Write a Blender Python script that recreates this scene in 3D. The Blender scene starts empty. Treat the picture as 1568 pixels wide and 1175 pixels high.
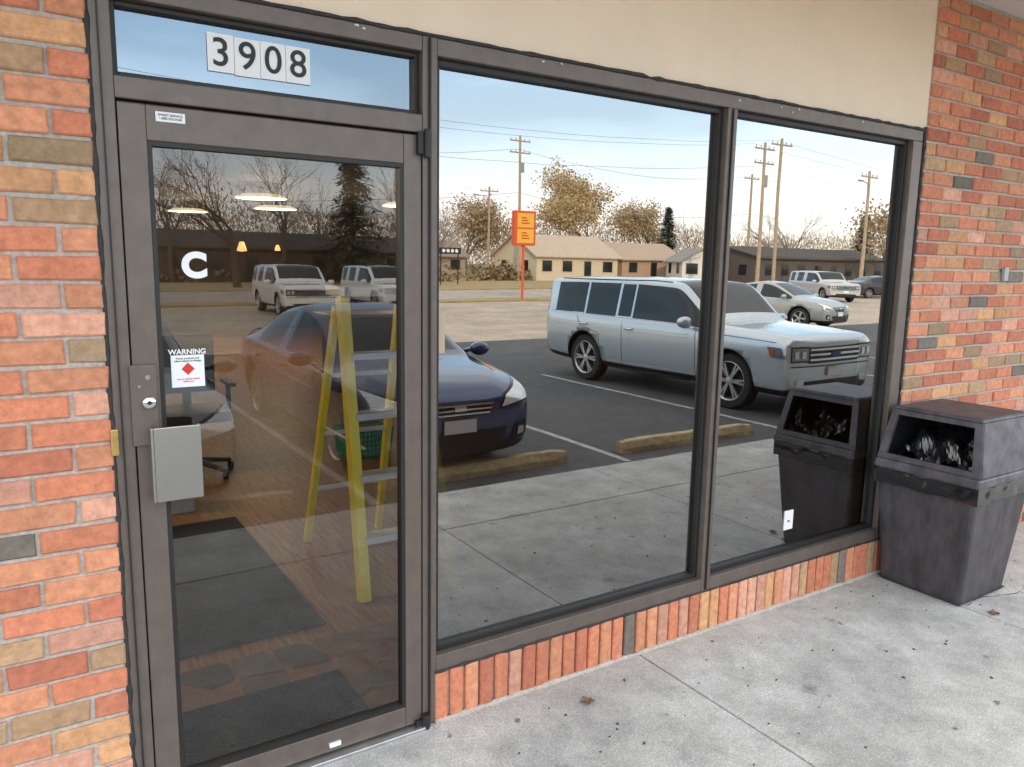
import bpy, bmesh, math, random
from mathutils import Vector, Matrix, noise
from mathutils.bvhtree import BVHTree
R = random.Random(7)
scn = bpy.context.scene
COL = scn.collection

# ------------------------------------------------------------------ helpers
class MB:
    def __init__(s): s.v=[]; s.f=[]; s.m=[]; s.c=None
    def add(s, vs, fs, m=0):
        o=len(s.v); s.v.extend([tuple(v) for v in vs])
        for f in fs: s.f.append(tuple(i+o for i in f)); s.m.append(m)
    def box(s, lo, hi, m=0, M=None):
        x0,y0,z0=lo; x1,y1,z1=hi
        vs=[(x0,y0,z0),(x1,y0,z0),(x1,y1,z0),(x0,y1,z0),(x0,y0,z1),(x1,y0,z1),(x1,y1,z1),(x0,y1,z1)]
        if M is not None: vs=[M@Vector(v) for v in vs]
        s.add(vs,[(0,3,2,1),(4,5,6,7),(0,1,5,4),(1,2,6,5),(2,3,7,6),(3,0,4,7)],m)
    def tube(s, pts, rad, n=6, m=0, cap=True):
        rings=[]; o=len(s.v)
        for i,p in enumerate(pts):
            p=Vector(p)
            a=Vector(pts[max(i-1,0)]); b=Vector(pts[min(i+1,len(pts)-1)])
            d=(b-a).normalized()
            up=Vector((0,0,1)) if abs(d.z)<.95 else Vector((1,0,0))
            u=d.cross(up).normalized(); w=d.cross(u)
            r=rad[i] if isinstance(rad,(list,tuple)) else rad
            for k in range(n):
                t=2*math.pi*k/n
                s.v.append(tuple(p+u*math.cos(t)*r+w*math.sin(t)*r))
        for i in range(len(pts)-1):
            for k in range(n):
                s.f.append((o+i*n+k,o+i*n+(k+1)%n,o+(i+1)*n+(k+1)%n,o+(i+1)*n+k)); s.m.append(m)
        if cap:
            s.f.append(tuple(o+k for k in range(n-1,-1,-1))); s.m.append(m)
            e=o+(len(pts)-1)*n
            s.f.append(tuple(e+k for k in range(n))); s.m.append(m)
    def lathe(s, prof, n=32, m=0, M=None):   # prof (r,y) about Y axis
        o=len(s.v)
        for r,y in prof:
            for k in range(n):
                t=2*math.pi*k/n; v=Vector((r*math.cos(t),y,r*math.sin(t)))
                if M is not None: v=M@v
                s.v.append(tuple(v))
        for i in range(len(prof)-1):
            for k in range(n):
                s.f.append((o+i*n+k,o+(i+1)*n+k,o+(i+1)*n+(k+1)%n,o+i*n+(k+1)%n)); s.m.append(m)
    def build(s, name, mats, parent=None, smooth=False, bevel=0, colors=None):
        me=bpy.data.meshes.new(name); me.from_pydata(s.v,[],s.f)
        if not isinstance(mats,(list,tuple)): mats=[mats]
        for x in mats: me.materials.append(x)
        me.polygons.foreach_set("material_index",s.m)
        if smooth: me.polygons.foreach_set("use_smooth",[True]*len(s.f))
        if colors is not None:
            ca=me.color_attributes.new("Col",'FLOAT_COLOR','POINT')
            flat=[]
            for c in colors: flat.extend((c[0],c[1],c[2],1))
            ca.data.foreach_set("color",flat)
        me.update()
        ob=bpy.data.objects.new(name,me); COL.objects.link(ob)
        if parent: ob.parent=parent
        if bevel:
            b=ob.modifiers.new("b",'BEVEL'); b.width=bevel; b.segments=2; b.limit_method='ANGLE'
        return ob
def empty(name, loc=(0,0,0), rz=0):
    e=bpy.data.objects.new(name,None); COL.objects.link(e); e.location=loc; e.rotation_euler=(0,0,rz); return e
def box(name,lo,hi,mat,parent=None,bevel=0):
    b=MB(); b.box(lo,hi); return b.build(name,mat,parent,bevel=bevel)

# ------------------------------------------------------------------ materials
def nt(name):
    m=bpy.data.materials.new(name); m.use_nodes=True
    return m, m.node_tree.nodes, m.node_tree.links, m.node_tree.nodes["Principled BSDF"]
def mat(name,col,rough=.6,metal=0,ns=None,amt=.25,bump=0,coat=0,spec=None,emit=None,es=1,detail=6,col2=None,stretch=None):
    m,N,L,P=nt(name)
    P.inputs["Base Color"].default_value=(*col,1); P.inputs["Roughness"].default_value=rough; P.inputs["Metallic"].default_value=metal
    if coat: P.inputs["Coat Weight"].default_value=coat; P.inputs["Coat Roughness"].default_value=.03
    if spec is not None: P.inputs["Specular IOR Level"].default_value=spec
    if emit: P.inputs["Emission Color"].default_value=(*emit,1); P.inputs["Emission Strength"].default_value=es
    if ns:
        tc=N.new("ShaderNodeTexCoord"); n=N.new("ShaderNodeTexNoise"); n.inputs["Scale"].default_value=ns; n.inputs["Detail"].default_value=detail; n.inputs["Roughness"].default_value=.65
        src=tc.outputs["Object"]
        if stretch:
            mp=N.new("ShaderNodeMapping"); mp.inputs["Scale"].default_value=stretch; L.new(src,mp.inputs[0]); src=mp.outputs[0]
        L.new(src,n.inputs["Vector"])
        r=N.new("ShaderNodeValToRGB"); r.color_ramp.elements[0].position=.3; r.color_ramp.elements[1].position=.7
        a=tuple(c*(1-amt) for c in col); b=tuple(min(1,c*(1+amt)) for c in col) if col2 is None else col2
        r.color_ramp.elements[0].color=(*a,1); r.color_ramp.elements[1].color=(*b,1)
        L.new(n.outputs["Fac"],r.inputs[0]); L.new(r.outputs[0],P.inputs["Base Color"])
        if bump:
            bp=N.new("ShaderNodeBump"); bp.inputs["Strength"].default_value=bump; bp.inputs["Distance"].default_value=.01
            L.new(n.outputs["Fac"],bp.inputs["Height"]); L.new(bp.outputs[0],P.inputs["Normal"])
    return m

def concrete_mat(name,base,spots=True,sc=1.0,c=1.0):
    m,N,L,P=nt(name); tc=N.new("ShaderNodeTexCoord")
    def noi(s,d=8,r=.7):
        n=N.new("ShaderNodeTexNoise"); n.inputs["Scale"].default_value=s*sc; n.inputs["Detail"].default_value=d; n.inputs["Roughness"].default_value=r
        L.new(tc.outputs["Object"],n.inputs["Vector"]); return n.outputs["Fac"]
    def ramp(f,p0,c0,p1,c1):
        r=N.new("ShaderNodeValToRGB"); e=r.color_ramp.elements; e[0].position=p0; e[1].position=p1
        e[0].color=(c0,c0,c0,1); e[1].color=(c1,c1,c1,1); L.new(f,r.inputs[0]); return r.outputs[0]
    def mul(a,b):
        x=N.new("ShaderNodeMix"); x.data_type='RGBA'; x.blend_type='MULTIPLY'; x.inputs[0].default_value=1
        L.new(a,x.inputs[6]); L.new(b,x.inputs[7]); return x.outputs[2]
    rgb=N.new("ShaderNodeRGB"); rgb.outputs[0].default_value=(*base,1)
    c=mul(rgb.outputs[0],ramp(noi(1.3),.3,.72,.7,1.15))
    c=mul(c,ramp(noi(4.5,8,.8),.36,.72,.60,1.10))
    c=mul(c,ramp(noi(120,4,.85),.36,.66,.60,1.15))
    if spots:
        def vor(scale,p0,c0,p1,c1,warp):
            v=N.new("ShaderNodeTexVoronoi"); v.inputs["Scale"].default_value=scale; v.inputs["Randomness"].default_value=1
            nn=N.new("ShaderNodeTexNoise"); nn.inputs["Scale"].default_value=30; L.new(tc.outputs["Object"],nn.inputs["Vector"])
            mx=N.new("ShaderNodeMix"); mx.data_type='RGBA'; mx.inputs[0].default_value=warp; L.new(tc.outputs["Object"],mx.inputs[6]); L.new(nn.outputs["Color"],mx.inputs[7])
            L.new(mx.outputs[2],v.inputs["Vector"]); return ramp(v.outputs["Distance"],p0,c0,p1,c1)
        c=mul(c,vor(6,.04,.38,.10,1.0,.05))
        c=mul(c,vor(2.3,.02,.55,.09,1.0,.06))
        c=mul(c,vor(85,.1,1.25,.35,.95,0))
    L.new(c,P.inputs["Base Color"]); P.inputs["Roughness"].default_value=.85
    bp=N.new("ShaderNodeBump"); bp.inputs["Strength"].default_value=.5; bp.inputs["Distance"].default_value=.005
    L.new(noi(90,6,.8),bp.inputs["Height"]); L.new(bp.outputs[0],P.inputs["Normal"])
    return m

def attr_mat(name,rough=.85,ns=40,lo=.7,hi=1.25,bump=.5):
    m,N,L,P=nt(name); at=N.new("ShaderNodeAttribute"); at.attribute_name="Col"
    tc=N.new("ShaderNodeTexCoord"); n=N.new("ShaderNodeTexNoise"); n.inputs["Scale"].default_value=ns; n.inputs["Detail"].default_value=8; n.inputs["Roughness"].default_value=.7
    L.new(tc.outputs["Object"],n.inputs["Vector"])
    r=N.new("ShaderNodeValToRGB"); e=r.color_ramp.elements; e[0].position=.3; e[1].position=.7; e[0].color=(lo,lo,lo,1); e[1].color=(hi,hi,hi,1)
    L.new(n.outputs["Fac"],r.inputs[0])
    x=N.new("ShaderNodeMix"); x.data_type='RGBA'; x.blend_type='MULTIPLY'; x.inputs[0].default_value=1; L.new(at.outputs["Color"],x.inputs[6]); L.new(r.outputs[0],x.inputs[7])
    n2=N.new("ShaderNodeTexNoise"); n2.inputs["Scale"].default_value=9; n2.inputs["Detail"].default_value=9; n2.inputs["Roughness"].default_value=.8
    L.new(tc.outputs["Object"],n2.inputs["Vector"]); r2=N.new("ShaderNodeValToRGB"); r2.color_ramp.elements[0].position=.56; r2.color_ramp.elements[1].position=.74
    r2.color_ramp.elements[0].color=(0,0,0,1); r2.color_ramp.elements[1].color=(.4,.4,.4,1); L.new(n2.outputs["Fac"],r2.inputs[0])
    y=N.new("ShaderNodeMix"); y.data_type='RGBA'; y.inputs[7].default_value=(.52,.42,.34,1) if name=="brick" else (.05,.04,.035,1); L.new(r2.outputs[0],y.inputs[0]); L.new(x.outputs[2],y.inputs[6])
    L.new(y.outputs[2],P.inputs["Base Color"]); P.inputs["Roughness"].default_value=rough
    if bump:
        bp=N.new("ShaderNodeBump"); bp.inputs["Strength"].default_value=bump; bp.inputs["Distance"].default_value=.004
        L.new(n.outputs["Fac"],bp.inputs["Height"]); L.new(bp.outputs[0],P.inputs["Normal"])
    return m

def glass_mat(name,refl,tint,trans,wav=.0):
    m=bpy.data.materials.new(name); m.use_nodes=True; N=m.node_tree.nodes; L=m.node_tree.links
    N.remove(N["Principled BSDF"]); out=N["Material Output"]
    g=N.new("ShaderNodeBsdfGlossy"); g.inputs["Roughness"].default_value=0.0; g.inputs["Color"].default_value=(*tint,1)
    t=N.new("ShaderNodeBsdfTransparent"); t.inputs["Color"].default_value=(*trans,1)
    fr=N.new("ShaderNodeFresnel"); fr.inputs["IOR"].default_value=1.5
    ad=N.new("ShaderNodeMath"); ad.operation='ADD'; ad.inputs[1].default_value=refl-.04; L.new(fr.outputs[0],ad.inputs[0])
    mx=N.new("ShaderNodeMixShader"); L.new(ad.outputs[0],mx.inputs[0])
    L.new(t.outputs[0],mx.inputs[1]); L.new(g.outputs[0],mx.inputs[2]); L.new(mx.outputs[0],out.inputs[0])
    if wav:
        tc=N.new("ShaderNodeTexCoord"); n=N.new("ShaderNodeTexNoise"); n.inputs["Scale"].default_value=1.6; n.inputs["Detail"].default_value=1
        L.new(tc.outputs["Object"],n.inputs["Vector"]); b=N.new("ShaderNodeBump"); b.inputs["Strength"].default_value=1; b.inputs["Distance"].default_value=wav
        L.new(n.outputs["Fac"],b.inputs["Height"]); L.new(b.outputs[0],g.inputs["Normal"])
    return m

M_brick=attr_mat("brick",ns=35)
M_mortar=mat("mortar",(.46,.42,.37),.95,ns=60,amt=.25,bump=.6)
M_frame=mat("bronze_frame",(.14,.112,.095),.42,.25,ns=14,amt=.14)
M_frame_d=mat("dark_frame",(.022,.020,.019),.5,.2,ns=10,amt=.2)
M_caulk=mat("caulk",(.03,.028,.027),.7,ns=30,amt=.5,bump=.6)
M_cream=mat("cream_panel",(.77,.64,.49),.75,ns=3,amt=.05)
M_soffit=mat("soffit_paint",(.7,.68,.64),.8,ns=3,amt=.05)
M_roof=mat("roof_brown",(.12,.08,.06),.9,ns=10)
M_conc=concrete_mat("sidewalk_concrete",(.56,.555,.54))
M_concd=concrete_mat("sidewalk_concrete_outer",(.57,.57,.55))
M_asph=concrete_mat("asphalt",(.095,.097,.10),False)
M_asphl=concrete_mat("sunlit_asphalt",(.52,.43,.33),False,.4)  # same lot asphalt, sunlight put into the colour as a pale warm tone
M_street=concrete_mat("street",(.48,.41,.34),False,.4)
M_grass=mat("dry_grass",(.36,.26,.12),.95,ns=1.2,amt=.3)
M_ground=mat("ground_soil",(.15,.13,.07),.95,ns=.3,amt=.3)
M_line=mat("white_line",(.40,.40,.385),.8,ns=9,amt=.45)
M_stop=mat("wheel_stop_concrete",(.48,.39,.23),.9,ns=14,amt=.3,bump=.5)
M_win=glass_mat("mirror_window_glass",.30,(.97,.99,.99),(.28,.29,.30),.0006)
M_door=glass_mat("door_glass",.095,(.95,.98,1),(.90,.91,.91),.0003)
M_trans=glass_mat("transom_glass",.20,(.86,.93,1),(.5,.52,.55),.0003)
M_black=mat("black_plastic",(.015,.015,.016),.5)
M_rubber=mat("tire_rubber",(.02,.02,.02),.8)
M_chrome=mat("chrome",(.75,.75,.76),.18,1)
M_alu=mat("aluminium",(.6,.6,.6),.35,.9,ns=20,amt=.15)
M_step=mat("ladder_step_metal",(.66,.67,.68),.5,.1)
M_steel=mat("brushed_steel",(.36,.345,.32),.36,.8,ns=60,amt=.07,stretch=(1,1,8))
M_cglass=mat("car_glass",(.015,.022,.026),.04,0)
M_white=mat("white_vinyl",(.8,.8,.8),.5)
M_red=mat("red_print",(.6,.03,.02),.5)
M_headl=mat("headlight_lens",(.75,.78,.8),.08,.3,coat=1)
M_amber=mat("red_lens",(.35,.02,.01),.15,coat=1)
M_wood=mat("wood_floor",(.26,.125,.055),.5,ns=6,amt=.45,stretch=(8,.6,1))
M_carpet=mat("carpet_mat",(.022,.023,.027),.95,ns=80,amt=.5,bump=.5)
M_rib=mat("ribbed_mat",(.025,.025,.027),.8,ns=40,amt=.4)
M_intw=mat("interior_wall",(.07,.055,.045),.8,ns=2,amt=.2)
M_ceil=mat("interior_ceiling",(.12,.11,.10),.8,ns=2,amt=.1)
M_flag=attr_mat("flagstone",.6,ns=8)
M_yel=mat("yellow_fibreglass",(.85,.70,.06),.45,ns=12,amt=.08)
M_lamp=mat("lamp_shade",(1,.8,.5),.5,emit=(1,.60,.2),es=1.3)
M_lampw=mat("ceiling_lamp_glow",(1,.9,.7),.5,emit=(1,.74,.36),es=.6)

# ------------------------------------------------------------------ camera
cam=bpy.data.cameras.new("camera"); co=bpy.data.objects.new("camera",cam); COL.objects.link(co)
cam.sensor_width=36; cam.lens=27.1; cam.clip_end=2000; cam.clip_start=.05
mw=Matrix(((.8416,.0694,-.5356,0),(-.5398,.1403,-.8300,-2.35),(.01765,.98767,.15553,1.69),(0,0,0,1)))
loc,rot,_=mw.decompose(); co.location=(0,-2.35,1.69); co.rotation_mode='QUATERNION'; co.rotation_quaternion=rot
scn.camera=co

# ------------------------------------------------------------------ world + sun
SE=math.radians(23); SR=math.radians(-28)
w=bpy.data.worlds.new("World"); scn.world=w; w.use_nodes=True; N=w.node_tree.nodes; L=w.node_tree.links
bg=N["Background"]; sky=N.new("ShaderNodeTexSky"); sky.sky_type='NISHITA'; sky.sun_disc=False
sky.sun_elevation=SE; sky.sun_rotation=SR; sky.air_density=1.0; sky.dust_density=2.2; sky.ozone_density=1.5
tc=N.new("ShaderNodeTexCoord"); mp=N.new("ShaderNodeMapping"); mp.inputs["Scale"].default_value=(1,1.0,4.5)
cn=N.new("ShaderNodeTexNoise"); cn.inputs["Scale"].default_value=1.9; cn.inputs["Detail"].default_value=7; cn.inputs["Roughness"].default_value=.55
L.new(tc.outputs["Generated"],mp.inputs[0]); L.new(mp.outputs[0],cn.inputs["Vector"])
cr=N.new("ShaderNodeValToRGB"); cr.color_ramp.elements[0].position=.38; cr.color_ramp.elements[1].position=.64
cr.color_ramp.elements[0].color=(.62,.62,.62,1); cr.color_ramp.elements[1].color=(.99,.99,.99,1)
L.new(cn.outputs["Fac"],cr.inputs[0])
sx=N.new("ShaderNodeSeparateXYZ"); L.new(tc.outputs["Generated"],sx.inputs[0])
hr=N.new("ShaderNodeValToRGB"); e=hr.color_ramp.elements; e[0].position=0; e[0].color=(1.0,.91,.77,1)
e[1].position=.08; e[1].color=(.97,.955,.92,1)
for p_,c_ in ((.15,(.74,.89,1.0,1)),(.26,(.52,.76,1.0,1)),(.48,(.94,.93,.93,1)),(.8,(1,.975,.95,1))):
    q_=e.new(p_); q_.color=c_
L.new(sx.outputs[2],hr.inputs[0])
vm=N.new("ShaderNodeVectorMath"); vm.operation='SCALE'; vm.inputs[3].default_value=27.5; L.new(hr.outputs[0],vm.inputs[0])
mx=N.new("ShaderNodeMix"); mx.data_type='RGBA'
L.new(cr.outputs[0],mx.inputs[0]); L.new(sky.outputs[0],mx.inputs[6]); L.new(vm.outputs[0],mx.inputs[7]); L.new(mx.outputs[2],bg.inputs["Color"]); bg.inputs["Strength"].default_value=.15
sd=bpy.data.lights.new("sun",'SUN'); sd.energy=5; sd.angle=math.radians(.5); sd.color=(1,.82,.60)
so=bpy.data.objects.new("sun",sd); COL.objects.link(so)
sp=Vector((math.sin(SR)*math.cos(SE),math.cos(SR)*math.cos(SE),math.sin(SE)))
so.rotation_euler=(-sp).to_track_quat('-Z','Y').to_euler(); so.location=(0,0,30)
scn.view_settings.view_transform='Standard'; scn.view_settings.look='None'; scn.view_settings.exposure=0

# ------------------------------------------------------------------ ground
GZ=-.22
box("ground",(-400,-500,GZ-1.0),(500,400,GZ-.016),M_ground)
box("parking_lot",(-60,-13.5,GZ-.5),(120,-2.45,GZ),M_asph)
box("parking_lot_sunlit",(-60,-29,GZ-.5),(120,-13.5,GZ-.002),M_asphl)  # lot beyond the building's shadow, brightened by its own colour
box("street",(-200,-43,GZ-.5),(300,-31.5,GZ-.004),M_street)
box("grass_verge",(-200,-31.3,GZ-.5),(300,-29.2,GZ+.06),M_grass)
box("lawn",(-200,-90,GZ-.5),(300,-43.2,GZ+.05),M_grass)
b=MB()
for k in range(-2,8):
    x=2.30+2.66*k
    b.box((x-.04,-8.4,GZ-.1),(x+.04,-3.1,GZ+.004))
for x in range(0,60,3):
    b.box((x-.05,-27.5,GZ-.1),(x+.05,-22,GZ+.003))
b.build("parking_lines",M_line)
# sidewalk slabs with joints
b=MB(); xs=[.45+1.75*k for k in range(-6,12) if k!=0]
for x0,x1 in zip(xs[:-1],xs[1:]):
    b.box((x0+.004,-1.727,-.3),(x1-.004,.02,0),0)
    b.box((x0+.004,-2.45,-.3),(x1-.004,-1.735,.0),1)
sw=b.build("sidewalk",[M_conc,M_concd],bevel=.004)
box("sidewalk_bed",(-10,-2.44,-.31),(20,.02,-.008),M_caulk)
# hairline cracks
b=MB()
for p,q,sd_ in (((3.98,-.50),(5.6,-.62),1),((4.4,-.6),(4.62,-1.72),4)):
    n=40; pts=[]
    for i in range(n+1):
        t=i/n; x=p[0]+(q[0]-p[0])*t; y=p[1]+(q[1]-p[1])*t; k=noise.noise(Vector((t*6,sd_,0)))*.05+noise.noise(Vector((t*25,sd_,3)))*.012; pts.append((x+k*.5,y+k))
    for i in range(n):
        (xa,ya),(xb,yb)=pts[i],pts[i+1]; w0=.0022*(1+noise.noise(Vector((i*.4,sd_,9)))); 
        b.add([(xa-w0*.5,ya-w0,.0012),(xb-w0*.5,yb-w0,.0012),(xb+w0*.5,yb+w0,.0012),(xa+w0*.5,ya+w0,.0012)],[(0,1,2,3)])
b.build("sidewalk_cracks",M_caulk)
# wheel stops
for cx in (3.42,6.07,8.75,.75):
    b=MB(); o=[]
    n=14
    prof=[(-.075,0),(-.07,.05),(-.04,.115),(.04,.115),(.07,.05),(.075,0)]
    for i in range(n+1):
        x=-.92+1.84*i/n; k=1 if 0<i<n else .84
        for (y,z) in prof: b.v.append((cx+x*1.06,-3.42+y*k*1.1+R.uniform(-.007,.007),GZ+z*k*1.1+(R.uniform(-.006,.004) if z>0 else 0)))
    for i in range(n):
        for j in range(5):
            b.f.append((i*6+j,(i+1)*6+j,(i+1)*6+j+1,i*6+j+1)); b.m.append(0)
    b.f.append(tuple(range(5,-1,-1))); b.m.append(0); b.f.append(tuple(n*6+j for j in range(6))); b.m.append(0)
    b.build("wheel_stop",M_stop,bevel=.01)

# ------------------------------------------------------------------ building
B=empty("brick_building")
PAL=[((.57,.20,.108),6),((.62,.26,.14),5.5),((.60,.31,.15),2.6),((.46,.28,.155),1.7),((.36,.24,.14),.9),((.20,.165,.135),.45),((.63,.31,.21),2.0),((.50,.165,.095),2.2)]
def pick(dark=1.0):
    c=R.choices([p[0] for p in PAL],[p[1] for p in PAL])[0]; k=R.uniform(.82,1.15)*dark
    return tuple(min(1,x*k) for x in c)
def brick(b,cols,x0,x1,z0,z1,y,depth=.05,dark=1.0):
    c=.005; j=lambda: R.uniform(-.0025,.0025); y+=R.uniform(-.0025,.0025)
    q4=[(x0+j(),z0+j()),(x1+j(),z0+j()),(x1+j(),z1+j()),(x0+j(),z1+j())]
    cx=(x0+x1)/2; cz=(z0+z1)/2
    inn=[(x+(c if x<cx else -c),z+(c if z<cz else -c)) for x,z in q4]
    vs=[(x,y+depth,z) for x,z in q4]+[(x,y+c,z) for x,z in q4]+[(x,y,z) for x,z in inn]
    b.add(vs,[(8,9,10,11),(4,5,9,8),(5,6,10,9),(6,7,11,10),(7,4,8,11),(0,1,5,4),(1,2,6,5),(2,3,7,6),(3,0,4,7)])
    q=pick(dark); cols.extend([q]*12)
def brickwall(name,x0,x1,z0,z1,y,dark=1.0,phase=0):
    b=MB(); cols=[]; P=.0735; h=.062; row=0; z=z0+.006
    while z+h<=z1+.001:
        x=x0-(.1 if (row+phase)%2 else 0)
        while x<x1-.01:
            a=max(x,x0); e=min(x+.19,x1)
            if e-a>.02: brick(b,cols,a,e,z,z+h,y,dark=dark)
            x+=.2005
        z+=P; row+=1
    b.build(name,M_brick,B,colors=cols)
brickwall("left_brickwork",-5,.202,0,3.1,-.008)
brickwall("right_brickwork",4.062,10,0,3.1,-.008,.95)
b=MB()
b.box((-9,.002,-.2),(.204,.28,4.4)); b.box((4.06,.002,-.2),(14,.28,4.4)); b.box((1.16,.012,-.2),(4.06,.16,.19))
b.build("mortar_wall",M_mortar,B)
# soldier course
b=MB(); cols=[]; x=1.20
while x<4.05:
    brick(b,cols,x,x+.0555,.004,.196,-.006); x+=.0655
b.build("soldier_course",M_brick,B,colors=cols)
# header, soffit, canopy
box("cream_header",(.206,.004,2.402),(4.058,.28,3.098),M_cream,B)
box("upper_wall",(.206,.004,3.1),(4.058,.28,4.4),M_mortar,B)
box("soffit",(-9,-1.75,3.1),(14,.0,3.2),M_soffit,B)
box("canopy_fascia",(-9,-1.85,3.08),(14,-1.753,4.25),M_roof,B)
box("roof",(-9,-1.75,4.15),(14,17,4.3),M_roof,B)
b=MB(); b.box((-9,.3,-.2),(-8.8,17,4.14)); b.box((13.8,.3,-.2),(14,17,4.14)); b.box((-8.8,16.8,-.2),(13.8,17,4.14)); b.build("outer_walls",M_mortar,B)

# frames
Y0=-.002; Y1=.115; GY=.05
f=MB()
f.box((.206,Y0,0),(.258,Y1,2.40))             # left jamb
f.box((1.154,Y0,0),(1.207,Y1,2.40))           # mullion 1
f.box((2.572,Y0,.202),(2.628,Y1,2.345))       # mullion 2
f.box((3.948,Y0,.202),(4.03,Y1,2.345))        # right jamb
f.box((1.2075,Y0+.001,2.345),(4.03,Y1,2.40))  # head
f.box((.2585,Y0+.001,2.352),(1.1535,Y1,2.40)) # transom head
f.box((.2585,Y0+.001,2.10),(1.1535,Y1,2.157)) # transom bar
f.box((1.2075,Y0+.001,.202),(2.5715,Y1,.262)); f.box((2.6285,Y0+.001,.202),(3.9475,Y1,.262))
f.build("window_frame",M_frame,B,bevel=.003)
f=MB(); f.box((1.174,-.012,.0),(1.180,-.0025,2.395)); f.box((2.594,-.010,.21),(2.600,-.0025,2.34)); f.box((.226,-.008,.0),(.230,-.0025,2.395)); f.build("mullion_ribs",M_frame_d,B)
f=MB()
def stops(x0,x1,z0,z1,w=.022,y=.028):
    f.box((x0,y,z0),(x0+w,GY+.03,z1)); f.box((x1-w,y,z0),(x1,GY+.03,z1))
    f.box((x0+w,y,z1-w),(x1-w,GY+.03,z1)); f.box((x0+w,y,z0),(x1-w,GY+.03,z0+w))
stops(1.208,2.571,.263,2.344); stops(2.629,3.947,.263,2.344); stops(.259,1.153,2.158,2.351,.014)
f.build("glazing_stops",M_frame_d,B,bevel=.002)
def wobble(name,p0,p1,r,m=None,amp=.003):
    b=MB(); n=90; p0=Vector(p0);p1=Vector(p1); pts=[];rr=[]
    for i in range(n+1):
        p=p0.lerp(p1,i/n); nz=noise.noise(p*14); pts.append(p+Vector((nz*amp,0,nz*amp))); rr.append(max(.001,r*(1+.9*noise.noise(p*20+Vector((3,1,2))))))
    b.tube(pts,rr,6); b.build(name,m or M_caulk,B,smooth=True)
wobble("caulk_left",(.203,.0,0),(.203,.0,2.42),.007)
wobble("caulk_top",(.203,-.001,2.405),(4.05,-.001,2.405),.007)
wobble("caulk_right",(4.045,.0,.0),(4.045,.0,2.42),.010)
wobble("caulk_sill",(1.2,-.001,.2),(4.05,-.001,.2),.006)
wobble("base_mortar",(1.2,-.004,.002),(4.05,-.004,.002),.012,M_mortar)
b=MB()
for x,z in ((.93,2.392),(.955,2.386),(1.62,2.388),(1.70,2.392),(2.63,2.38),(2.9,2.385),(2.98,2.372),(3.02,2.39),(3.5,2.388)):
    pts=[]
    for k in range(7):
        t=2*math.pi*k/7; rr=R.uniform(.002,.006); pts.append((x+rr*math.cos(t)*1.6,-.0042,z+rr*math.sin(t)))
    b.add(pts,[tuple(range(7))])
b.build("paint_flecks",mat("fleck_paint",(.6,.56,.5),.8),B)
# glass
def pane(name,x0,x1,z0,z1,y,m):
    b=MB(); b.add([(x0,y,z0),(x1,y,z0),(x1,y,z1),(x0,y,z1)],[(0,1,2,3)]); return b.build(name,m,B)
pane("window_glass",1.215,2.565,.27,2.34,GY,M_win)
pane("side_window_glass",2.635,3.94,.27,2.34,GY,M_win)
pane("transom_window_glass",.262,1.15,2.162,2.348,GY,M_trans)
# door
f=MB()
f.box((.262,.002,.02),(.331,.046,2.092)); f.box((1.088,.002,.02),(1.150,.046,2.092))
f.box((.3312,.003,1.998),(1.0878,.045,2.092)); f.box((.3312,.003,.02),(1.0878,.045,.095))
f.build("door_leaf",M_frame,B,bevel=.003)
f=MB()
def rim(x0,x1,z0,z1,w,y0,y1):
    f.box((x0,y0,z0),(x0+w,y1,z1)); f.box((x1-w,y0,z0),(x1,y1,z1)); f.box((x0+w,y0,z1-w),(x1-w,y1,z1)); f.box((x0+w,y0,z0),(x1-w,y1,z0+w))
rim(.3315,1.0875,.0955,1.9975,.012,.006,.04); f.box((.2585,.03,.0),(.2615,.1,2.098)); f.box((1.1505,.03,.0),(1.1535,.1,2.098)); f.box((.262,.03,2.094),(1.15,.1,2.099))
f.build("door_gasket",M_frame_d,B)
pane("door_glass_pane",.335,1.085,.1,1.995,.024,M_door)
f=MB(); f.box((.2585,-.03,.0),(1.153,.11,.014)); f.build("threshold",M_alu,B,bevel=.004)
f=MB(); f.box((.300,-.05,1.0),(.425,-.044,1.215)); f.box((.292,-.05,1.0),(.3,-.0,1.215)); f.box((.417,-.044,1.0),(.425,-.03,1.215))
f.build("pull_plate",M_steel,B,bevel=.004)
f=MB(); f.box((.252,-.014,1.16),(.322,.001,1.39)); f.build("lock_plate",M_frame,B,bevel=.004)
f=MB(); f.lathe([(0,-.032),(.015,-.032),(.019,-.026),(.020,-.012)],24,0,Matrix.Translation((.297,0,1.285))); f.build("lock_cylinder",M_chrome,B,smooth=True)
f=MB(); f.lathe([(0,-.0325),(.005,-.0335),(.006,-.032)],12,0,Matrix.Translation((.297,-.001,1.285))); f.build("keyhole",M_black,B)
f=MB(); f.lathe([(0,-.018),(.007,-.018),(.008,-.013)],12,0,Matrix.Translation((.297,0,1.355))); f.lathe([(0,-.016),(.004,-.016),(.004,-.013)],12,0,Matrix.Translation((.275,0,1.33))); f.build("lock_screws",M_steel,B)
f=MB(); f.box((.196,-.016,1.14),(.216,-.003,1.215)); f.build("strike_guard",mat("brass",(.5,.33,.12),.4,.7,ns=30),B,bevel=.003)
f=MB(); f.box((1.13,-.018,2.03),(1.166,.001,2.10)); f.tube([(1.160,-.02,2.02),(1.160,-.02,2.11)],.011,12); f.tube([(1.158,-.014,.0),(1.158,-.014,.055)],.016,12); f.box((1.12,-.016,.012),(1.165,.001,.035)); f.build("door_pivots",M_frame_d,B,bevel=.002)
f=MB(); f.box((.80,-.006,.04),(.84,.0025,.055)); f.build("door_label",M_white,B)
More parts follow.
